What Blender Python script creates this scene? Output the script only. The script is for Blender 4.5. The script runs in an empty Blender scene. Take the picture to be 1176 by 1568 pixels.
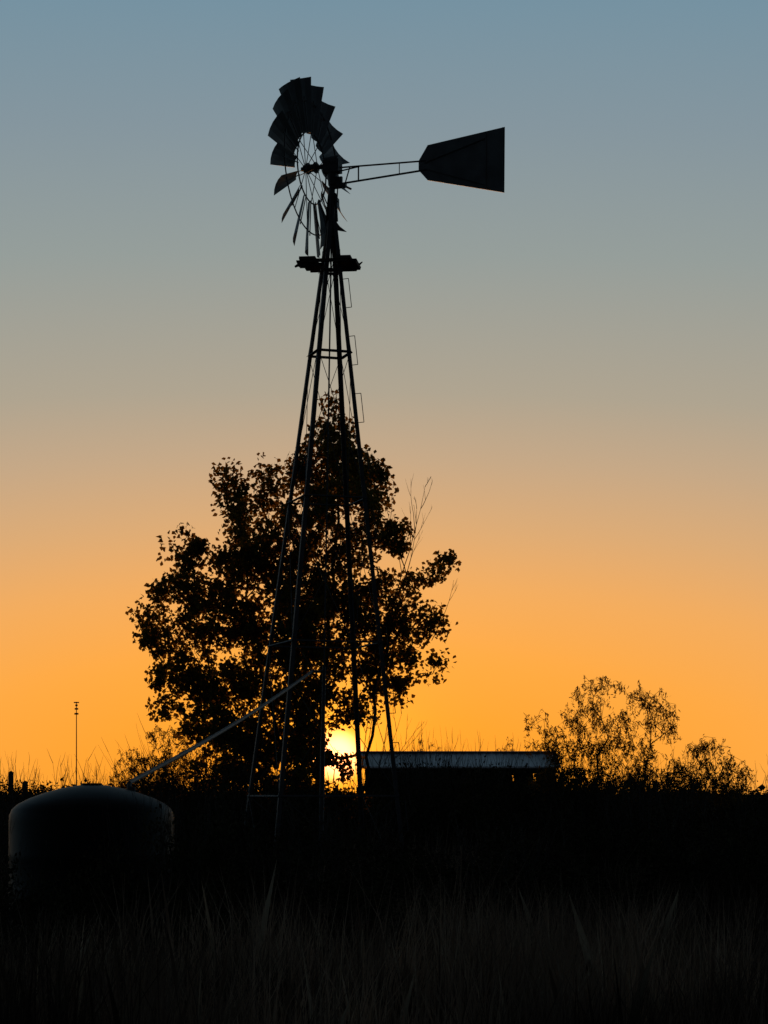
import bpy, math, random
import numpy as np
from mathutils import Vector, Matrix
random.seed(7); rng = np.random.default_rng(11)
scene = bpy.context.scene
R = math.radians

# ------------------------------------------------------------------ helpers
def srgb(r, g, b):
    def f(c):
        c /= 255.0
        return c/12.92 if c <= .04045 else ((c+.055)/1.055)**2.4
    return (f(r), f(g), f(b), 1)

class MB:
    def __init__(s): s.v=[]; s.f=[]
    def tube(s, p0, p1, r0, r1=None, n=6, cap=True):
        if r1 is None: r1=r0
        p0=Vector(p0); p1=Vector(p1); d=p1-p0
        if d.length<1e-6: return
        d.normalize()
        a=d.cross(Vector((0,0,1)) if abs(d.z)<.9 else Vector((1,0,0))).normalized(); b=d.cross(a)
        k=len(s.v)
        for p,r in ((p0,r0),(p1,r1)):
            for i in range(n):
                t=2*math.pi*i/n
                s.v.append(tuple(p+a*(r*math.cos(t))+b*(r*math.sin(t))))
        for i in range(n):
            j=(i+1)%n
            s.f.append((k+i,k+j,k+n+j,k+n+i))
        if cap:
            s.f.append(tuple(k+n-1-i for i in range(n))); s.f.append(tuple(k+n+i for i in range(n)))
    def poly(s, pts, r, n=6, closed=False):
        m=len(pts)
        for i in range(m if closed else m-1):
            s.tube(pts[i],pts[(i+1)%m],r,r,n)
    def angle(s, p0, p1, w, t, out):           # L-section (angle iron)
        p0=Vector(p0); p1=Vector(p1); d=(p1-p0).normalized(); out=Vector(out)
        out=(out-d*out.dot(d)).normalized(); q=d.cross(out)
        u=(-out+q).normalized(); w2=(-out-q).normalized()
        prof=[(0,0),(w,0),(w,t),(t,t),(t,w),(0,w)]
        k=len(s.v)
        for p in (p0,p1):
            for a,b in prof: s.v.append(tuple(p+u*a+w2*b))
        for i in range(6):
            j=(i+1)%6; s.f.append((k+i,k+j,k+6+j,k+6+i))
        s.f.append((k,k+5,k+4,k+3)); s.f.append((k,k+3,k+2,k+1))
        s.f.append((k+6,k+7,k+8,k+9)); s.f.append((k+6,k+9,k+10,k+11))
    def box(s, c, ax, ay, az):
        c=Vector(c); ax=Vector(ax); ay=Vector(ay); az=Vector(az); k=len(s.v)
        for z in (-1,1):
            for x,y in ((-1,-1),(1,-1),(1,1),(-1,1)):
                s.v.append(tuple(c+ax*x+ay*y+az*z))
        for q in ((3,2,1,0),(4,5,6,7),(0,1,5,4),(1,2,6,5),(2,3,7,6),(3,0,4,7)):
            s.f.append(tuple(k+i for i in q))
    def obj(s, name, mat, parent=None, smooth=False):
        me=bpy.data.meshes.new(name); me.from_pydata(s.v,[],s.f); me.update()
        if smooth: me.polygons.foreach_set('use_smooth',[True]*len(me.polygons))
        o=bpy.data.objects.new(name,me); scene.collection.objects.link(o)
        me.materials.append(mat)
        if parent: o.parent=parent
        return o

def np_mesh(name, verts, sizes, mat, parent=None):
    me=bpy.data.meshes.new(name); n=len(verts); nf=len(sizes)
    me.vertices.add(n); me.vertices.foreach_set('co',verts.astype(np.float32).ravel())
    me.loops.add(n); me.loops.foreach_set('vertex_index',np.arange(n,dtype=np.int32))
    me.polygons.add(nf)
    st=np.concatenate([[0],np.cumsum(sizes)[:-1]]).astype(np.int32)
    me.polygons.foreach_set('loop_start',st)
    me.update(calc_edges=True); me.validate()
    me.materials.append(mat)
    o=bpy.data.objects.new(name,me); scene.collection.objects.link(o)
    if parent: o.parent=parent
    return o

def empty(name, loc=(0,0,0)):
    e=bpy.data.objects.new(name,None); e.location=loc; e.empty_display_size=.5
    scene.collection.objects.link(e); return e

def mat(name, col, rough=.8, metal=0, var=.4, scale=8, col2=None, spec=.3, bump=0):
    m=bpy.data.materials.new(name); m.use_nodes=True; nt=m.node_tree; b=nt.nodes['Principled BSDF']
    tc=nt.nodes.new('ShaderNodeTexCoord'); nz=nt.nodes.new('ShaderNodeTexNoise')
    nz.inputs['Scale'].default_value=scale; nz.inputs['Detail'].default_value=4
    nt.links.new(tc.outputs['Object'],nz.inputs['Vector'])
    rp=nt.nodes.new('ShaderNodeValToRGB'); rp.color_ramp.elements[0].position=.35; rp.color_ramp.elements[1].position=.65
    c2=col2 or tuple(c*(1-var) for c in col)
    rp.color_ramp.elements[0].color=(*c2,1); rp.color_ramp.elements[1].color=(*col,1)
    nt.links.new(nz.outputs['Fac'],rp.inputs['Fac']); nt.links.new(rp.outputs['Color'],b.inputs['Base Color'])
    b.inputs['Roughness'].default_value=rough; b.inputs['Metallic'].default_value=metal
    b.inputs['Specular IOR Level'].default_value=spec
    if bump:
        bp=nt.nodes.new('ShaderNodeBump'); bp.inputs['Strength'].default_value=bump
        nt.links.new(nz.outputs['Fac'],bp.inputs['Height']); nt.links.new(bp.outputs['Normal'],b.inputs['Normal'])
    return m

def diff_mat(name,col,var,scale):
    m=bpy.data.materials.new(name); m.use_nodes=True; nt=m.node_tree; nt.nodes.clear()
    out=nt.nodes.new('ShaderNodeOutputMaterial'); d=nt.nodes.new('ShaderNodeBsdfDiffuse')
    nz=nt.nodes.new('ShaderNodeTexNoise'); tc=nt.nodes.new('ShaderNodeTexCoord'); nz.inputs['Scale'].default_value=scale; nz.inputs['Detail'].default_value=3
    nt.links.new(tc.outputs['Object'],nz.inputs['Vector'])
    rp=nt.nodes.new('ShaderNodeValToRGB'); rp.color_ramp.elements[0].position=.42; rp.color_ramp.elements[1].position=.66
    rp.color_ramp.elements[0].color=(*[c*(1-var) for c in col],1); rp.color_ramp.elements[1].color=(*col,1)
    nt.links.new(nz.outputs['Fac'],rp.inputs['Fac']); nt.links.new(rp.outputs['Color'],d.inputs['Color'])
    nt.links.new(d.outputs[0],out.inputs[0]); return m

def leaf_mat(name, col, trans, tr_amt=.25):
    m=bpy.data.materials.new(name); m.use_nodes=True; nt=m.node_tree; nt.nodes.clear()
    out=nt.nodes.new('ShaderNodeOutputMaterial'); d=nt.nodes.new('ShaderNodeBsdfDiffuse')
    t=nt.nodes.new('ShaderNodeBsdfTranslucent')
    nz=nt.nodes.new('ShaderNodeTexNoise'); tc=nt.nodes.new('ShaderNodeTexCoord'); nz.inputs['Scale'].default_value=1.7
    nt.links.new(tc.outputs['Object'],nz.inputs['Vector'])
    rp=nt.nodes.new('ShaderNodeValToRGB'); rp.color_ramp.elements[0].position=.35; rp.color_ramp.elements[1].position=.65
    rp.color_ramp.elements[0].color=(*[c*.5 for c in col],1); rp.color_ramp.elements[1].color=(*col,1)
    nt.links.new(nz.outputs['Fac'],rp.inputs['Fac']); nt.links.new(rp.outputs['Color'],d.inputs['Color'])
    t.inputs['Color'].default_value=(*trans,1)
    m1=nt.nodes.new('ShaderNodeMixShader'); m1.inputs[0].default_value=tr_amt
    nt.links.new(d.outputs[0],m1.inputs[1]); nt.links.new(t.outputs[0],m1.inputs[2])
    nt.links.new(m1.outputs[0],out.inputs[0])
    return m

M_steel=mat('galvanised_steel',(.07,.07,.07),.65,.2,.35,14)
M_vane=mat('painted_vane_steel',(.14,.15,.145),.6,.2,.3,5)
M_wood=mat('weathered_wood',(.06,.05,.04),.9,0,.5,20)
M_bark=mat('bark',(.05,.04,.03),.95,0,.5,12)
M_leaf=leaf_mat('cottonwood_leaf',(.10,.105,.03),(.26,.14,.015),.35)
M_mleaf=leaf_mat('mesquite_leaf',(.08,.075,.028),(.26,.13,.02),.35)
M_shrub=diff_mat('shrub_leaf',(.075,.066,.036),.6,1.7)
M_grass=diff_mat('dry_grass',(.46,.34,.23),.86,.42)
M_ground=mat('soil',(.05,.040,.030),1,0,.5,.8,spec=.0,bump=.3)
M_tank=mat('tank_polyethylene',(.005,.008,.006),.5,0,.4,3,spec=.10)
M_roof=mat('corrugated_roof_metal',(.50,.53,.56),.45,.6,.65,.28)
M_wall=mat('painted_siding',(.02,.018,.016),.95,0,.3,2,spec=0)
M_trim=mat('white_trim',(.75,.75,.75),.6,0,.15,3)

# ------------------------------------------------------------------ camera
EYE=1.6
cd=bpy.data.cameras.new('camera'); cam=bpy.data.objects.new('camera',cd); scene.collection.objects.link(cam)
cam.location=(0,0,EYE); cam.rotation_euler=(R(90),0,0)
cd.sensor_fit='VERTICAL'; cd.sensor_height=36; cd.lens=74.4; cd.shift_y=.2749; cd.clip_end=8000; cd.clip_start=.1
scene.camera=cam

# ------------------------------------------------------------------ sky + sun
AZ=-.0222; EL=.0180
sd=Vector((math.sin(AZ)*math.cos(EL),math.cos(AZ)*math.cos(EL),math.sin(EL)))
w=bpy.data.worlds.new('World'); scene.world=w; w.use_nodes=True; nt=w.node_tree; nt.nodes.clear()
L=nt.links.new
def N(t): return nt.nodes.new(t)
def Mth(op,a,b=None,c=None):
    n=N('ShaderNodeMath'); n.operation=op
    for i,x in enumerate((a,b,c)):
        if x is None: continue
        if isinstance(x,(int,float)): n.inputs[i].default_value=x
        else: L(x,n.inputs[i])
    return n.outputs[0]
tc=N('ShaderNodeTexCoord'); nrm=N('ShaderNodeVectorMath'); nrm.operation='NORMALIZE'; L(tc.outputs['Generated'],nrm.inputs[0])
sep=N('ShaderNodeSeparateXYZ'); L(nrm.outputs[0],sep.inputs[0])
el=Mth('ARCSINE',sep.outputs['Z']); el=Mth('MAXIMUM',el,0.0)
az=Mth('SUBTRACT',Mth('ARCTAN2',sep.outputs['X'],sep.outputs['Y']),AZ)
azk=Mth('MULTIPLY',az,.30)
d=Mth('SQRT',Mth('ADD',Mth('MULTIPLY',el,el),Mth('MULTIPLY',azk,azk)))
pos=Mth('DIVIDE',d,1.6)
rp=N('ShaderNodeValToRGB'); cr=rp.color_ramp
stops=[(0,(249,145,32)),(.035,(254,161,48)),(.066,(252,168,68)),(.097,(241,171,94)),(.127,(218,170,118)),(.158,(195,167,135)),
(.188,(173,163,144)),(.25,(148,157,154)),(.305,(132,149,158)),(.36,(116,145,161)),(.5,(76,102,120)),(.8,(34,38,46)),(1.6,(23,27,35))]
cr.elements[0].position=0; cr.elements[0].color=srgb(*stops[0][1])
cr.elements[1].position=1; cr.elements[1].color=srgb(*stops[-1][1])
for p,c in stops[1:-1]:
    e=cr.elements.new(p/1.6); e.color=srgb(*c)
L(pos,rp.inputs[0])
dot=N('ShaderNodeVectorMath'); dot.operation='DOT_PRODUCT'; L(nrm.outputs[0],dot.inputs[0]); dot.inputs[1].default_value=sd
crs=N('ShaderNodeVectorMath'); crs.operation='CROSS_PRODUCT'; L(nrm.outputs[0],crs.inputs[0]); crs.inputs[1].default_value=sd
ln=N('ShaderNodeVectorMath'); ln.operation='LENGTH'; L(crs.outputs[0],ln.inputs[0])
th=Mth('ARCTAN2',ln.outputs['Value'],dot.outputs['Value'])
def glow(amp,width,col):
    g=Mth('MULTIPLY',Mth('EXPONENT',Mth('DIVIDE',th,-width)),amp)
    v=N('ShaderNodeVectorMath'); v.operation='SCALE'; v.inputs[0].default_value=col; L(g,v.inputs['Scale']); return v.outputs[0]
def disc(amp,r,soft,col):
    mr=N('ShaderNodeMapRange'); mr.interpolation_type='SMOOTHSTEP'
    mr.inputs['From Min'].default_value=r; mr.inputs['From Max'].default_value=r+soft
    mr.inputs['To Min'].default_value=amp; mr.inputs['To Max'].default_value=0; L(th,mr.inputs['Value'])
    v=N('ShaderNodeVectorMath'); v.operation='SCALE'; v.inputs[0].default_value=col; L(mr.outputs[0],v.inputs['Scale']); return v.outputs[0]
def vadd(a,b):
    v=N('ShaderNodeVectorMath'); v.operation='ADD'; L(a,v.inputs[0]); L(b,v.inputs[1]); return v.outputs[0]
ni=N('ShaderNodeTexSky'); ni.sky_type='NISHITA'; ni.sun_disc=False; ni.sun_elevation=EL; ni.sun_rotation=AZ
nis=N('ShaderNodeVectorMath'); nis.operation='SCALE'; L(ni.outputs[0],nis.inputs[0]); nis.inputs['Scale'].default_value=.002
c=vadd(rp.outputs[0],nis.outputs[0])
c=vadd(c,glow(1.8,.0120,(1,.38,.03)))
c=vadd(c,glow(.26,.032,(1,.46,.0)))
c=vadd(c,disc(1.0,.0045,.0100,(4,1.2,.60)))
bg=N('ShaderNodeBackground'); L(c,bg.inputs['Color']); bg.inputs['Strength'].default_value=1
ow=N('ShaderNodeOutputWorld'); L(bg.outputs[0],ow.inputs[0])
sl=bpy.data.lights.new('sun','SUN'); sl.energy=2.0; sl.angle=R(.53); sl.color=(1,.42,.12)
so=bpy.data.objects.new('sun',sl); scene.collection.objects.link(so); so.location=(-3,60,20)
so.rotation_euler=(-sd).to_track_quat('-Z','Y').to_euler()

# ------------------------------------------------------------------ ground
def gh(x,y):
    return .06*math.sin(x*.31+1)*math.cos(y*.23)+.03*math.sin(x*.9+y*.7)
xs=sorted(set([-3000,-1500,-700,-350,-180,-100,-60]+[i*.8 for i in range(-50,51)]+[60,100,180,350,700,1500,3000]))
ys=sorted([-3000,-1500,-600,-200,-80,-30,-10]+[i*.8 for i in range(0,90)]+[80,95,120,160,240,400,800,1600,4000])
g=MB()
for y in ys:
    for x in xs:
        f=max(0,1-max(abs(x)/60,abs(y-30)/60)); g.v.append((x,y,gh(x,y)*min(1,f*2)))
nx=len(xs)
for j in range(len(ys)-1):
    for i in range(nx-1):
        a=j*nx+i; g.f.append((a,a+1,a+nx+1,a+nx))
g.obj('ground',M_ground,smooth=True)

# ------------------------------------------------------------------ windmill
wm=empty('windmill',(0,0,0))
Bc=Vector((-.907,30,0)); Ac=Vector((-.731,30,10.3)); PH=R(-27)
def cen(z): return Bc.lerp(Ac,z/10.3)
def leg(i,z):
    r=1.44*(1-z/10.3); r=max(r,.07); a=PH+i*math.pi/2
    return cen(z)+Vector((math.cos(a)*r,math.sin(a)*r,0)).to_3d()
t=MB()
for i in range(4):
    a=PH+i*math.pi/2; o=(math.cos(a),math.sin(a),0)
    t.angle(leg(i,0),leg(i,9.75),.058,.009,o)
    t.tube(leg(i,9.7),cen(10.1)+Vector(o)*.05,.02,.02)
t.obj('tower_legs',M_steel,wm)
g1=MB()
lv=[1.58,3.73,5.77,7.85,9.3]
for z in lv[:-1]+[9.02]:
    for i in range(4):
        p,q=leg(i,z),leg((i+1)%4,z); g1.angle(p,q,.042 if z>6 else .03,.006,(0,0,1))
g1.obj('girts',M_steel,wm)
b=MB(); zz=[0.05]+lv
for k in range(len(zz)-1):
    for i in range(4):
        for (za,zb) in ((zz[k],zz[k+1]),(zz[k+1],zz[k])):
            p=leg(i,za); q=leg((i+1)%4,zb)
            b.tube(p,q,.0045,.0045,4)
b.obj('cross_brace_wires',M_steel,wm)
rd=MB(); rd.tube(cen(0.3),cen(10.2),.013,.013,6); rd.tube(cen(0),cen(2.4),.035,.035,8); rd.tube(cen(2.4),cen(3.4),.026,.026,8)
rd.tube(cen(9.5),Vector((-.731,30,10.62)),.045,.045,10)
rd.obj('pump_rod_and_mast',M_steel,wm)
ld=MB(); z=8.87; o=Vector((math.cos(PH),math.sin(PH),0))
while z>1.0:
    p=leg(0,z); q=leg(0,z-.41); e=o*.085
    ld.poly([p,p+e,q+e,q],.0055,5); z-=.82
ld.obj('step_irons',M_steel,wm)
pl=MB(); pc=cen(9.09)+Vector((-.04,0,0))
e1=Vector((math.cos(PH+.35),math.sin(PH+.35),0)); e2=Vector((-e1.y,e1.x,0))
for sgn in (-1,1):
    pl.box(pc+e1*(.25*sgn)+Vector((0,0,.03)),e1*.115,e2*.34,Vector((.0,0,.02)))
    pl.box(pc+e1*(.40*sgn)+Vector((0,0,.012-.012*sgn)),e1*.032,e2*(.20+.05*sgn),Vector((.006*sgn,0,.02)))
    pl.box(pc+e2*(.29*sgn)+e1*(.03*sgn),e1*.33,e2*.022,Vector((0,0,.022)))
    pl.box(pc+e2*(.17*sgn)+e1*(.22*sgn)+Vector((0,0,-.03)),e1*.17,e2*.03,Vector((.01,0,.02)))
pl.tube(pc+e1*.42+e2*.12+Vector((0,0,.02)),pc+e1*.48+e2*.06+Vector((0,0,.045)),.018,.008,6)
pl.tube(pc-e1*.38-e2*.12+Vector((0,0,.0)),pc-e1*.46-e2*.1+Vector((0,0,-.035)),.026,.015,6)
pl.obj('platform',M_wood,wm)
# wheel
n=Vector((-.927,.375,0)); tt=Vector((.375,.927,0)); up=Vector((0,0,1))
mast=Vector((-.731,30,10.5)); Wc=mast+n*.34
def rad(th): return up*math.cos(th)+tt*math.sin(th)
def tan(th): return -up*math.sin(th)+tt*math.cos(th)
bl=MB()
for i in range(18):
    th=R(20*i+4); e=rad(th); ta=tan(th); p=R(27)
    deg=(20*i+4)%360
    if 100<deg<180: p=R(27+random.uniform(-14,16))
    if 180<=deg<270: p=R(27+random.uniform(-7,7))
    ch=(ta*math.cos(p)-n*math.sin(p)); nn=e.cross(ch).normalized()
    ri,ro=.50,1.225
    if deg in (124,144): ro=1.12
    rows=[]; tw=random.uniform(-.04,.04)
    if 100<deg<160: tw=random.uniform(-.35,.35)
    for k,r in enumerate((ri,.74,.98,ro)):
        wdt=(.18+(r-ri)/(ro-ri)*.215)
        if 210<deg<270: wdt*=.8
        row=[]
        c2=(ch*math.cos(tw*k)+nn*math.sin(tw*k))
        for s in (-.5,-.25,0,.25,.5):
            sag=(.25-s*s)*.16*wdt/.38
            row.append(Wc+e*(r+.03*s)+c2*(s*wdt)+nn*sag+n*0)
        rows.append(row)
    k0=len(bl.v)
    for row in rows: bl.v+= [tuple(v) for v in row]
    for a in range(3):
        for c_ in range(4):
            q=k0+a*5+c_; bl.f.append((q,q+1,q+6,q+5))
ob=bl.obj('wheel_blades',M_vane,wm); md=ob.modifiers.new('s','SOLIDIFY'); md.thickness=.004
rg=MB()
for r,rr in ((.50,.011),(.93,.010)):
    rg.poly([Wc+rad(2*math.pi*k/54)*r-n*.02 for k in range(54)],rr,5,True)
for k in range(12):
    a=2*math.pi*k/12+.1
    rg.tube(Wc+n*.07+rad(a)*.05,Wc+rad(a+.05)*.93-n*.015,.006,.006,5)
    if k%2==0: rg.tube(Wc-n*.10+rad(a)*.05,Wc+rad(a-.05)*.5-n*.02,.006,.006,5)
for k in range(18):
    a=R(20*k+4); rg.tube(Wc+rad(a)*.47-n*.02,Wc+rad(a)*.98-n*.02,.008,.008,5)
rg.obj('wheel_rings_and_spokes',M_steel,wm)
hb=MB(); hb.tube(Wc+n*.10,Wc-n*.12,.055,.055,14); hb.tube(Wc+n*.14,mast-n*.1,.03,.03,10)
hb.tube(Wc+n*.05,Wc+n*.02,.08,.08,14); hb.tube(Wc-n*.07,Wc-n*.1,.08,.08,14)
hb.obj('hub',M_steel,wm)
gb=MB()
gb.box(mast-Vector((0,0,.02)),n*.12,tt*.075,up*.09)
gb.tube(mast+up*.04-n*.11,mast+up*.04+n*.11,.09,.08,12)
gb.tube(mast-up*.28,mast-up*.08,.06,.075,12)
gb.box(mast-up*.22-n*.1,n*.05,tt*.02,up*.05)
gb.obj('gearbox',M_steel,wm)
dd=-n
def tp(s,z,side=0): return Vector((-.731,30,z))+dd*s+tt*side
tl=MB()
tl.tube(tp(.10,10.47,.03),tp(1.42,10.41,.0),.012); tl.tube(tp(.12,10.23,0),tp(1.45,10.285,0),.014)
tl.tube(tp(.10,10.39,-.05),tp(.42,10.44,-.01),.010)
tl.tube(tp(.40,10.455,0),tp(.40,10.245,0),.012); tl.tube(tp(.27,10.46,0),tp(.20,10.24,0),.010)
tl.tube(tp(1.02,10.43,0),tp(1.02,10.27,0),.007); tl.tube(tp(.12,10.23,0),tp(.27,10.15,.05),.015)
tl.box(tp(.12,10.2,0),dd*.09,tt*.03,up*.03)
tl.obj('tail_bone',M_steel,wm)
vn=MB(); out=[(1.31,10.42),(1.445,10.625),(2.577,10.745),(2.57,9.843),(1.445,10.135),(1.31,10.29)]
for sd_ in (.004,-.004):
    for s,z in out: vn.v.append(tuple(tp(s,z,sd_)))
vn.f.append(tuple(range(6))); vn.f.append(tuple(range(11,5,-1)))
for i in range(6):
    j=(i+1)%6; vn.f.append((i,j,6+j,6+i))
vn.obj('tail_vane',M_vane,wm)
vr=MB()
for sd_ in (.012,-.012):
    vr.poly([tp(1.40,10.38,sd_),tp(2.30,10.62,sd_)],.009,5); vr.poly([tp(1.40,10.30,sd_),tp(2.30,9.98,sd_)],.009,5)
    vr.poly([tp(2.30,10.69,sd_),tp(2.30,9.93,sd_)],.008,5); vr.poly([tp(2.55,10.74,sd_),tp(2.55,9.86,sd_)],.007,5)
vr.obj('vane_ribs',M_vane,wm)

# ------------------------------------------------------------------ water tank + lead pipe
tk=empty('water_tank',(-2.76,20,0)); tk.scale=(.97,.97,.985)
prof=[(.80,0),(.80,.25),(.807,.28),(.80,.31),(.80,.62),(.807,.65),(.80,.68),(.80,1.0),(.806,1.03),(.80,1.06),(.80,1.36),(.795,1.42),(.77,1.475),(.71,1.525),(.60,1.58),(.46,1.63),(.30,1.675),(.15,1.70),(.1,1.706),(.1,1.722),(0.001,1.725)]
m=MB(); S=64
for r,z in prof:
    for i in range(S):
        a=2*math.pi*i/S; m.v.append((r*math.cos(a),r*math.sin(a),z))
for j in range(len(prof)-1):
    for i in range(S):
        q=(i+1)%S; m.f.append((j*S+i,j*S+q,(j+1)*S+q,(j+1)*S+i))
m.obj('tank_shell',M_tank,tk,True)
m=MB(); m.tube((.38,.1,1.6),(.38,.1,1.69),.035,.035,10); m.obj('inlet_fitting',M_steel,tk)
pp=empty('water_pipe')
m=MB(); P0=Vector((-1.02,30,3.33)); P1=Vector((-2.42,20.1,1.70))
pts=[P0.lerp(P1,i/8)-Vector((0,0,.06*math.sin(math.pi*i/8))) for i in range(9)]
m.poly(pts,.022,8); m.tube(P1,P1+Vector((.0,0,-.12)),.022,.022,8)
m.tube(P0,Vector((-.86,30,3.33)),.022,.022,8)
m.obj('pipe_run',M_vane,pp)

# ------------------------------------------------------------------ tree builder
def leaves(cent, length, width, droop=0., flat=None):
    n_=len(cent)
    a=rng.normal(size=(n_,3)); a[:,2]-=droop; a/=np.linalg.norm(a,axis=1)[:,None]
    b_=rng.normal(size=(n_,3)); b_-= (b_*a).sum(1)[:,None]*a; b_/=np.linalg.norm(b_,axis=1)[:,None]
    ln_=(length*rng.uniform(.6,1.25,n_))[:,None]; wd=(width*rng.uniform(.6,1.25,n_))[:,None]
    nrm_=np.cross(a,b_)*ln_*.12
    v=np.empty((n_,5,3))
    v[:,0]=cent-a*ln_*.5; v[:,1]=cent-a*ln_*.15+b_*wd*.5+nrm_; v[:,2]=cent+a*ln_*.18+b_*wd*.36+nrm_*.8
    v[:,3]=cent+a*ln_*.55; v[:,4]=cent-a*ln_*.12-b_*wd*.5+nrm_
    return v.reshape(-1,3), np.full(n_,5,dtype=np.int32)

def skeleton(base, stems, targets, k_r=.0058, bal=.25, seg=.3, jit=.05):
    P=[np.array(base,float)]; par=[-1]; pl_=[0.]
    def add(p,q):
        d_=np.linalg.norm(p-P[q]); m_=max(1,int(d_/seg)); prev=q; o=P[q].copy()
        for i in range(1,m_+1):
            x=o+(p-o)*i/m_
            if i<m_: x=x+rng.normal(size=3)*jit*min(1,d_)+np.array([0,0,-.06*d_*math.sin(math.pi*i/m_)*.5])
            P.append(x); par.append(prev); pl_.append(pl_[prev]+np.linalg.norm(x-P[prev])); prev=len(P)-1
        return prev
    for st in stems:
        q=0
        for p in st: q=add(np.array(p,float),q)
    T=sorted(targets,key=lambda p:np.linalg.norm(p-P[0]))
    for p in T:
        A=np.array(P); dv=p-A; ds=np.linalg.norm(dv,axis=1)
        cost=ds+bal*np.array(pl_)*.6+np.maximum(0,-dv[:,2])*1.2+np.where(A[:,2]<base[2]+.25,3,0)
        add(p,int(np.argmin(cost)))
    n_=len(P); cnt=np.zeros(n_)
    ch=[0]*n_
    for i in range(1,n_): ch[par[i]]+=1
    for i in range(n_-1,0,-1):
        if ch[i]==0: cnt[i]+=1
        cnt[par[i]]+=cnt[i]
    return P,par,k_r*np.sqrt(np.maximum(cnt,.6))

def bake_wood(name,P,par,rad_,parent,maxr=.3):
    m=MB()
    for i in range(1,len(P)):
        q=par[i]; r1=min(rad_[i],maxr); r0=min(rad_[q],maxr,r1*1.35)
        m.tube(P[q],P[i],r0,r1,6 if r1>.03 else (4 if r1>.012 else 3),cap=False)
    return m.obj(name,M_bark,parent,True)

def lobes_to_clusters(lobes, dens, ysp):
    out=[]
    for (x,z,rx,rz,*rest) in lobes:
        k=rest[0] if rest else 1
        yc=rng.uniform(-1,1)*ysp*(1-min(1,abs(x)/3.4)*.6)
        m_=max(3,int(dens*k*rx*rz))
        for _ in range(m_):
            v=rng.normal(size=3); v/=np.linalg.norm(v); v*=rng.uniform(.15,1)**.5
            out.append(np.array([x+v[0]*rx,yc+v[1]*max(rx,.35),z+v[2]*rz]))
    return out

# ---- cottonwood
ct=empty('cottonwood_tree',(-1.09,36,0))
lob=[(.28,7.75,.30,.40),(.05,7.4,.3,.4),(.50,7.35,.3,.4),(.33,6.99,.72,.5),(-.36,7.05,.22,.38),(.94,6.65,.38,.45),(.33,6.1,1.0,.6,1.1),
(-1.52,6.75,.28,.40),(-1.30,6.2,.42,.45),(-.88,6.85,.22,.42),(-.8,6.2,.35,.4,.7),(1.2,5.95,.28,.45,.9),(-2.28,5.68,.42,.32,1.1),(-1.72,5.4,.5,.4,1.1),
(-.78,5.45,.8,.6,1.2),(.33,5.1,.85,.6,.95),(1.33,5.0,.5,.45,.85),(1.95,5.25,.16,.32,.8),(2.15,5.5,.08,.15),(-2.44,4.85,.48,.38,1.1),(-2.85,4.3,.34,.28,1.1),(-1.67,4.5,.8,.55,1.2),
(-.55,4.3,.8,.7,1.35),(.5,4.05,.75,.5,.95),(1.44,4.2,.55,.45,.95),(1.92,4.5,.2,.4,.9),(1.95,3.75,.2,.22,.9),(1.1,3.5,.55,.26,1.1),(-2.44,3.65,.5,.42,1.1),
(-2.72,3.05,.22,.24),(-1.55,3.5,.85,.5,1.3),(-.44,3.3,.65,.5,1.5),(-1.78,2.75,.7,.4,1.3),(-.9,2.55,.6,.45,1.6),(-.2,2.35,.25,.55,2),(-.35,1.6,.5,.5,1.6),
(.42,3.05,.42,.25,1.2),(-.2,5.0,.6,.6,.8),(.7,4.6,.5,.4,.7),(-2.95,4.55,.12,.15),(.25,2.15,.34,.34,1.5),(-1.6,2.1,.8,.4,1.2),(.2,1.4,.6,.2,1.5)]
cl=lobes_to_clusters(lob,92,.9)
stems=[[(.02,0,.5),(-.05,.05,1.4),(-.02,.1,2.6),(.15,.1,4.2),(.25,0,5.8),(.3,0,7.2)],
       [(-.12,.1,.4),(-.35,.1,1.5),(-.8,-.1,3.0),(-1.15,0,4.6),(-1.35,0,6.0)],
       [(.25,-.05,.5),(.72,-.1,1.6),(.9,0,3.3),(1.2,.1,4.4),(1.5,0,5.2)],
       [(-.2,-.1,.5),(-.8,-.1,1.7),(-1.6,.1,3.0),(-2.2,.1,4.3)]]
P,par,rr=skeleton((0,0,0),stems,cl,k_r=.0042)
bake_wood('trunk_and_limbs',P,par,rr,ct)
def keep(p):     # two ragged openings in the low foliage
    a=((p[:,0]-.37)/.25)**2+((p[:,2]-2.42)/.16)**2>1
    b_=((p[:,0]-.14)/.19)**2+((p[:,2]-1.95)/.135)**2>1
    return a&b_
C=np.array(cl); kx=52
base_=np.repeat(C,kx,axis=0); sg=np.repeat(rng.uniform(.06,.16,len(C)),kx)[:,None]
off=rng.normal(size=base_.shape); ol=np.linalg.norm(off,axis=1)[:,None]; off=off*np.minimum(1,1.9/ol)
pts=base_+off*sg
pts=pts[keep(pts)]
v,s=leaves(pts,.088,.076,.35); np_mesh('foliage',v,s,M_leaf,ct)
bt=MB()
def shoot(m,p,dirv,length,r,depth=0,curl=.12):
    p=Vector(p); d_=Vector(dirv).normalized(); k_=6
    for i in range(k_):
        q=p+d_*(length/k_); m.tube(p,q,r*(1-i/k_*.75),r*(1-(i+1)/k_*.75),3,False)
        if depth<2 and i>0 and random.random()<.75:
            s_=Vector((random.uniform(-1,1),random.uniform(-1,1),random.uniform(.1,.9))).normalized()
            shoot(m,q,d_*.9+s_*.6,length*(1-i/k_)*random.uniform(.5,.85),r*.6,depth+1,curl)
        p=q; d_=(d_+Vector((random.uniform(-1,1)*curl,random.uniform(-1,1)*curl,.05))).normalized()
shoot(bt,(1.2,0,4.6),(.25,0,1),2.3,.012); shoot(bt,(1.3,0,4.9),(.4,0,1),1.6,.010); shoot(bt,(1.9,0,4.2),(.45,0,.9),1.1,.008)
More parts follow.
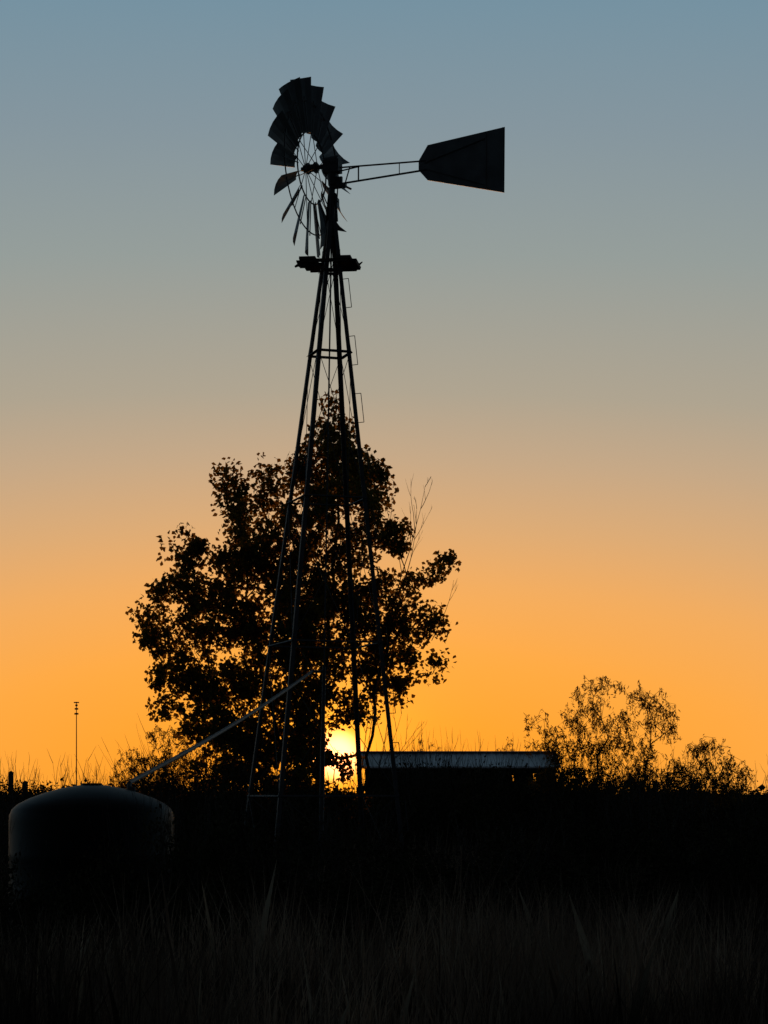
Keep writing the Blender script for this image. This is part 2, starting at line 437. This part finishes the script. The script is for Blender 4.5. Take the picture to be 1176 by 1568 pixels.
shoot(bt,(.7,0,1.2),(.45,0,1),1.9,.010); shoot(bt,(.9,0,1.0),(.6,0,1),1.7,.009); shoot(bt,(.6,.2,1.5),(.2,0,1),1.7,.009)
shoot(bt,(1.9,.2,.9),(.3,0,1),1.6,.007); shoot(bt,(.5,.1,1.2),(.7,0,1),1.9,.009); shoot(bt,(.8,.1,1.4),(.4,0,1),2.0,.009)
bt.obj('bare_shoots',M_bark,ct)

# ---- mesquites
def mesquite(name,loc,lob,dens,kx,stems,strand=.30,sc=1,rot=0):
    e=empty(name,loc); e.scale=(sc,sc,sc); e.rotation_euler=(0,0,rot)
    cl=lobes_to_clusters(lob,dens,.6)
    P,par,rr=skeleton((0,0,0),stems,cl,k_r=.0036,bal=.15,jit=.07)
    bake_wood('trunk_and_limbs',P,par,rr,e)
    C=np.array(cl); n_=len(C)
    ns=4; S0=np.repeat(C,ns,axis=0)+rng.normal(size=(n_*ns,3))*.06
    dr=rng.normal(size=(n_*ns,3))*.55; dr[:,2]=-1; dr/=np.linalg.norm(dr,axis=1)[:,None]
    lng=rng.uniform(.4,1.1,n_*ns)*strand
    m=MB()
    for i in range(n_*ns):
        a=S0[i]; m.tube(C[i//ns],a,.0035,.003,3,False); m.tube(a,a+dr[i]*lng[i],.003,.0018,3,False)
    m.obj('twigs',M_bark,e)
    t_=rng.uniform(0,1,(n_*ns,kx))
    pts=(S0[:,None,:]+dr[:,None,:]*(lng[:,None]*t_)[:,:,None]+rng.normal(size=(n_*ns,kx,3))*.02).reshape(-1,3)
    v,s=leaves(pts,.08,.020,1.2); np_mesh('foliage',v,s,M_mleaf,e)
    return e
lob2=[(-.06,3.68,.36,.18,1.1),(-.35,3.45,.25,.25,1.1),(.68,3.42,.36,.22,1.2),(.99,3.0,.36,.38,1.3),(-.37,3.05,.6,.35,.9),(-1.38,3.02,.26,.12),(-1.1,2.6,.4,.3,1.2),(-.6,2.35,.7,.38,1.2),
(.37,2.4,.65,.45,1.1),(1.73,2.5,.4,.22,1.4),(1.6,2.05,.65,.35,1.4),(2.35,2.05,.34,.3,1.5),(.8,1.9,.8,.38,1.6),(-.7,1.85,.9,.35,1.7),(.15,1.7,.8,.35,1.7),(2.6,1.9,.16,.25,1.3),(.3,2.9,.5,.3,.7),(1.9,1.6,.7,.3,1.6)]
st2=[[(-.15,0,.4),(-.3,0,1.3),(-.2,0,2.3),(-.05,0,3.4)],[(.15,0,.4),(.5,0,1.3),(.8,0,2.4),(.75,0,3.2)],[(-.3,0,.4),(-.8,0,1.3),(-1.2,0,2.6)],[(.3,0,.4),(1.1,0,1.2),(1.7,0,2.0),(1.9,0,2.4)]]
mesquite('mesquite_tree',(4.22,40,0),lob2,128,8,st2)
lob3=[(0.1,2.75,.5,.3,.8),(-.5,2.35,.4,.25,.9),(.5,2.5,.5,.3),(-.1,2.2,.8,.3,1.2),(-.8,1.95,.35,.25),(.6,2.0,.8,.3,1.4),(0,1.7,.9,.3,1.4)]
st3=[[(0,0,.5),(.1,0,1.4),(.1,0,2.2)],[(-.2,0,.5),(-.5,0,1.6)],[(.2,0,.5),(.5,0,1.6)]]
mesquite('mesquite_tree',(-4.85,46,0),lob3,120,9,st3,.2)
mesquite('mesquite_tree',(6.0,112,0),lob3,50,8,st3,.2,1.5,.4)
mesquite('mesquite_tree',(2.1,110,0),lob3,45,8,st3,.2,1.45,2.5)

# ------------------------------------------------------------------ shrubs
def shrub_mesh(name, rx, h, ncl, kx, lsz, twigs=18):
    e=empty(name)
    cs=[]
    for _ in range(ncl):
        a=rng.uniform(0,2*math.pi); r=math.sqrt(rng.uniform(0,1)); 
        top=h*(1-.38*r**2)*(.88+.12*math.sin(3*a+ncl))
        cs.append(np.array([r*rx*math.cos(a),r*rx*math.sin(a),rng.uniform(.05,1)**.5*top]))
    C=np.array(cs); b_=np.repeat(C,kx,axis=0); p=b_+rng.normal(size=b_.shape)*.11
    p[:,2]=np.abs(p[:,2]); v,s=leaves(p,lsz,lsz*.5,-.3); f=np_mesh('foliage',v,s,M_shrub,e)
    m=MB()
    for _ in range(twigs):
        a=random.uniform(0,6.28); r=random.uniform(.1,.6)
        shoot(m,(r*rx*.4*math.cos(a),r*rx*.4*math.sin(a),0),(math.cos(a)*r,math.sin(a)*r,1),h*random.uniform(.95,1.25),.008,1)
    m.obj('stems',M_bark,e)
    return e
def clone(src,loc,rot,sc,name='shrub'):
    e=empty(name,loc); e.rotation_euler=(0,0,rot); e.scale=sc
    for c_ in src.children:
        o_=bpy.data.objects.new(c_.name.split('.')[0],c_.data); scene.collection.objects.link(o_); o_.parent=e
    return e
sA=shrub_mesh('shrub',1.3,2.0,330,30,.075); sA.location=(-2.95,33.5,0); sA.scale=(1,1,1.08)
sB=shrub_mesh('shrub',1.5,1.7,330,30,.075); sB.location=(-.55,32.6,0)
sC=shrub_mesh('shrub',1.6,1.6,240,28,.07,34); sC.location=(1.55,36.5,0); sC.scale=(1,1,1.15)
lay=[(sA,-1.9,34.6,.3,(.9,1,1.12)),(sB,-4.5,31,1.2,(1.1,1,1.0)),(sB,-2.2,31.6,2.2,(1,1,1.02)),(sB,.9,33.2,.5,(1,1,.98)),(sC,.8,35.0,2,(.8,1,1.10)),
(sB,3.2,38,4,(1.2,1,1.22)),(sA,2.0,44,1,(1.3,1,1.08)),(sC,4.6,36,3,(1.1,1,1.15)),(sA,6.0,41.5,5,(1.3,1,.95)),(sC,3.7,30,.9,(1.0,1,.95)),(sB,7.6,40,2.9,(1.2,1,1.02)),
(sC,2.4,27.5,1.9,(.9,.9,.92)),(sB,-6.2,36,2.2,(1.2,1,1.02)),(sC,-4.6,25,5,(1,1,.85)),(sA,4.4,47,2.5,(1.4,1,1.06)),(sB,8.9,46,.4,(1.4,1,1.0)),(sA,-3.9,38,.4,(1.1,1,1.0)),
(sC,-.6,27.2,3.3,(.9,.9,.82)),(sC,5.9,32,4.1,(1.1,1,.95)),(sB,6.9,49,2.2,(1.5,1,1.12)),(sB,2.8,50,2.2,(1.4,1,1.3)),(sC,.9,52,3.2,(1.0,1,1.55)),(sC,1.1,46,1.2,(.8,1,1.42)),
(sC,-2.7,26.5,.2,(1,1,.88)),(sB,-1.75,22.2,1.4,(.62,.62,.88)),(sC,-3.2,17.4,1.9,(.75,.45,.72)),(sC,-1.95,18.2,4.9,(.55,.5,.90)),(sC,1.2,24,.7,(1,1,.7)),(sC,4.2,24.5,3.7,(1,1,.72)),(sB,8,34,1,(1.2,1,.93)),(sB,5,28,5,(1.1,1,.8)),(sC,-1.0,21,2.7,(.8,.8,.65)),
(sC,-9.4,52,2,(1.2,1,1.25)),(sC,-7.4,55,4,(1,1,1.2)),(sC,11.5,75,2,(1.3,1.2,1.12)),(sC,-8.6,80,1,(1.5,1.2,1.4)),(sC,-5.6,29,2.9,(.9,.9,.95))]
for src,x,y,r_,sc in lay: clone(src,(x,y,0),r_,sc)

# distant brush: one mass
cs=[]
for _ in range(460):
    y=rng.uniform(58,230); x=rng.uniform(-.26,.26)*y+rng.uniform(-6,6); 
    if 90<y<112 and -4<x<11: continue
    h=rng.uniform(.9,1.65)+(y-58)*.002+ (1.1*rng.random()**3 if x<0 else .45*rng.random()**4)*y/120
    rx=rng.uniform(1.2,3.2); nn_=int(120)
    if abs(x/y-AZ)<.022: h=min(h,1.7)
    a=rng.uniform(0,2*math.pi,nn_); r=np.sqrt(rng.uniform(0,1,nn_))
    cs.append(np.stack([x+r*rx*np.cos(a),y+r*rx*np.sin(a),rng.uniform(0,1,nn_)**.6*h*(1-.4*r**2)],1))
C=np.concatenate(cs); b_=np.repeat(C,2,axis=0); b_=b_+rng.normal(size=b_.shape)*.12
b_[:,2]=np.abs(b_[:,2]); v,s=leaves(b_,.24,.16,0); np_mesh('distant_brush',v,s,M_shrub)

# ------------------------------------------------------------------ house
hs=empty('metal_roof_house',(3.6,100,0))
m=MB(); hw=4.75; nR=96
ev,rz=2.86,3.58
for side,(ya,yb) in enumerate(((-.25,2.6),(5.45,2.6))):
    k=len(m.v)
    for i in range(nR+1):
        x=-hw+2*hw*i/nR; o_=.018*(1 if i%4<2 else 0)
        m.v.append((x,ya,ev+o_)); m.v.append((x,yb,rz+o_))
    for i in range(nR):
        q=k+2*i; m.f.append((q,q+2,q+3,q+1))
ro=m.obj('roof',M_roof,hs); md=ro.modifiers.new('s','SOLIDIFY'); md.thickness=.03; md.offset=-1
m=MB(); m.box((0,-.3,ev-.03),(hw,0,0),(0,.02,0),(0,0,.035)); m.box((0,2.6,rz+.05),(hw,0,0),(0,.14,0),(0,0,.022)); m.obj('fascia_and_ridge_cap',M_trim,hs)
m=MB()
opens=[(2.45,2.85),(3.45,3.95)]
for yy in (0,5.2):
    m.box((0,yy,1.1),(hw-.25,0,0),(0,.06,0),(0,0,1.1))
    edges=[-hw+.25]+[e_ for o_ in sorted(opens) for e_ in o_]+[hw-.25]
    for i in range(0,len(edges),2):
        a,b2=edges[i],edges[i+1]; m.box(((a+b2)/2,yy,2.5),((b2-a)/2,0,0),(0,.06,0),(0,0,.3))
    m.box((0,yy+.002,2.70),(hw-.25,0,0),(0,.055,0),(0,0,.10))
for sx in (-1,1):
    k=len(m.v); x=sx*(hw-.25)
    m.v+=[(x,0.06,0),(x,5.14,0),(x,5.14,2.8),(x,2.6,3.5),(x,0.06,2.8)]; m.f.append((k,k+1,k+2,k+3,k+4))
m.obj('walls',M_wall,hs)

# ------------------------------------------------------------------ radio mast + posts
rm=empty('radio_mast',(-21.8,150,0)); m=MB()
m.tube((0,0,0),(0,0,8.1),.05,.03,6); m.box((0,0,8.05),(.18,0,0),(0,.05,0),(0,0,.04))
for z,wd in ((7.85,.08),(7.6,.12),(7.25,.14)): m.box((0,0,z),(wd,0,0),(0,.05,0),(0,0,.06))
m.obj('mast_pole_and_antennas',M_steel,rm)
for i,(x,y,h) in enumerate(((-11.3,64,2.25),(-10.7,63,1.95))):
    e=empty('fence_post',(x,y,0)); m=MB(); m.tube((0,0,0),(.02,0,h),.09,.08,8); m.tube((.02,0,h),(.02,0,h+.03),.06,.03,8); m.obj('post',M_wood,e)

# ------------------------------------------------------------------ grass
def grass(nt_,xr,yr,kb,hmin,hmax,wd):
    x=rng.uniform(*xr,nt_); y=yr[0]+(yr[1]-yr[0])*rng.uniform(0,1,nt_)**1.5
    patch=np.sin(x*.55+1.3)*np.cos(y*.42)+.5*np.sin(x*1.3+y*.9)
    hh=(hmin+(hmax-hmin)*rng.uniform(0,1,nt_)**1.4)*(1+.28*patch)
    ok=((x+2.78)**2+(y-20)**2)>.9
    x,y,hh=x[ok],y[ok],hh[ok]; n_=len(x)*kb
    bx=np.repeat(x,kb)+rng.normal(size=n_)*.07; by=np.repeat(y,kb)+rng.normal(size=n_)*.07
    h=np.repeat(hh,kb)*rng.uniform(.45,1.1,n_)
    a=rng.uniform(0,2*math.pi,n_); lean=rng.uniform(.02,.42,n_)*h
    dx,dy=np.cos(a)*lean+.03,np.sin(a)*lean
    fa=rng.uniform(-1,1,n_); wx,wy=np.cos(fa)*wd,np.sin(fa)*wd
    b0=np.stack([bx,by,np.zeros(n_)-.02],1); md_=np.stack([bx+dx*.35,by+dy*.35,h*.6],1); tp_=np.stack([bx+dx,by+dy,h],1)
    W=np.stack([wx,wy,np.zeros(n_)],1)
    q=np.empty((n_,5,3)); q[:,0]=b0-W; q[:,1]=b0+W; q[:,2]=md_+W*.7; q[:,3]=tp_; q[:,4]=md_-W*.7
    return q.reshape(-1,3),np.full(n_,5,dtype=np.int32)
v1,s1=grass(9000,(-9,9),(10.5,34),14,.25,.9,.0045)
v2,s2=grass(2500,(-14,14),(30,60),12,.4,1.0,.008)
np_mesh('dry_grass',np.concatenate([v1,v2]),np.concatenate([s1,s2]),M_grass)

scene.view_settings.view_transform='Standard'; scene.view_settings.look='None'; scene.view_settings.exposure=0
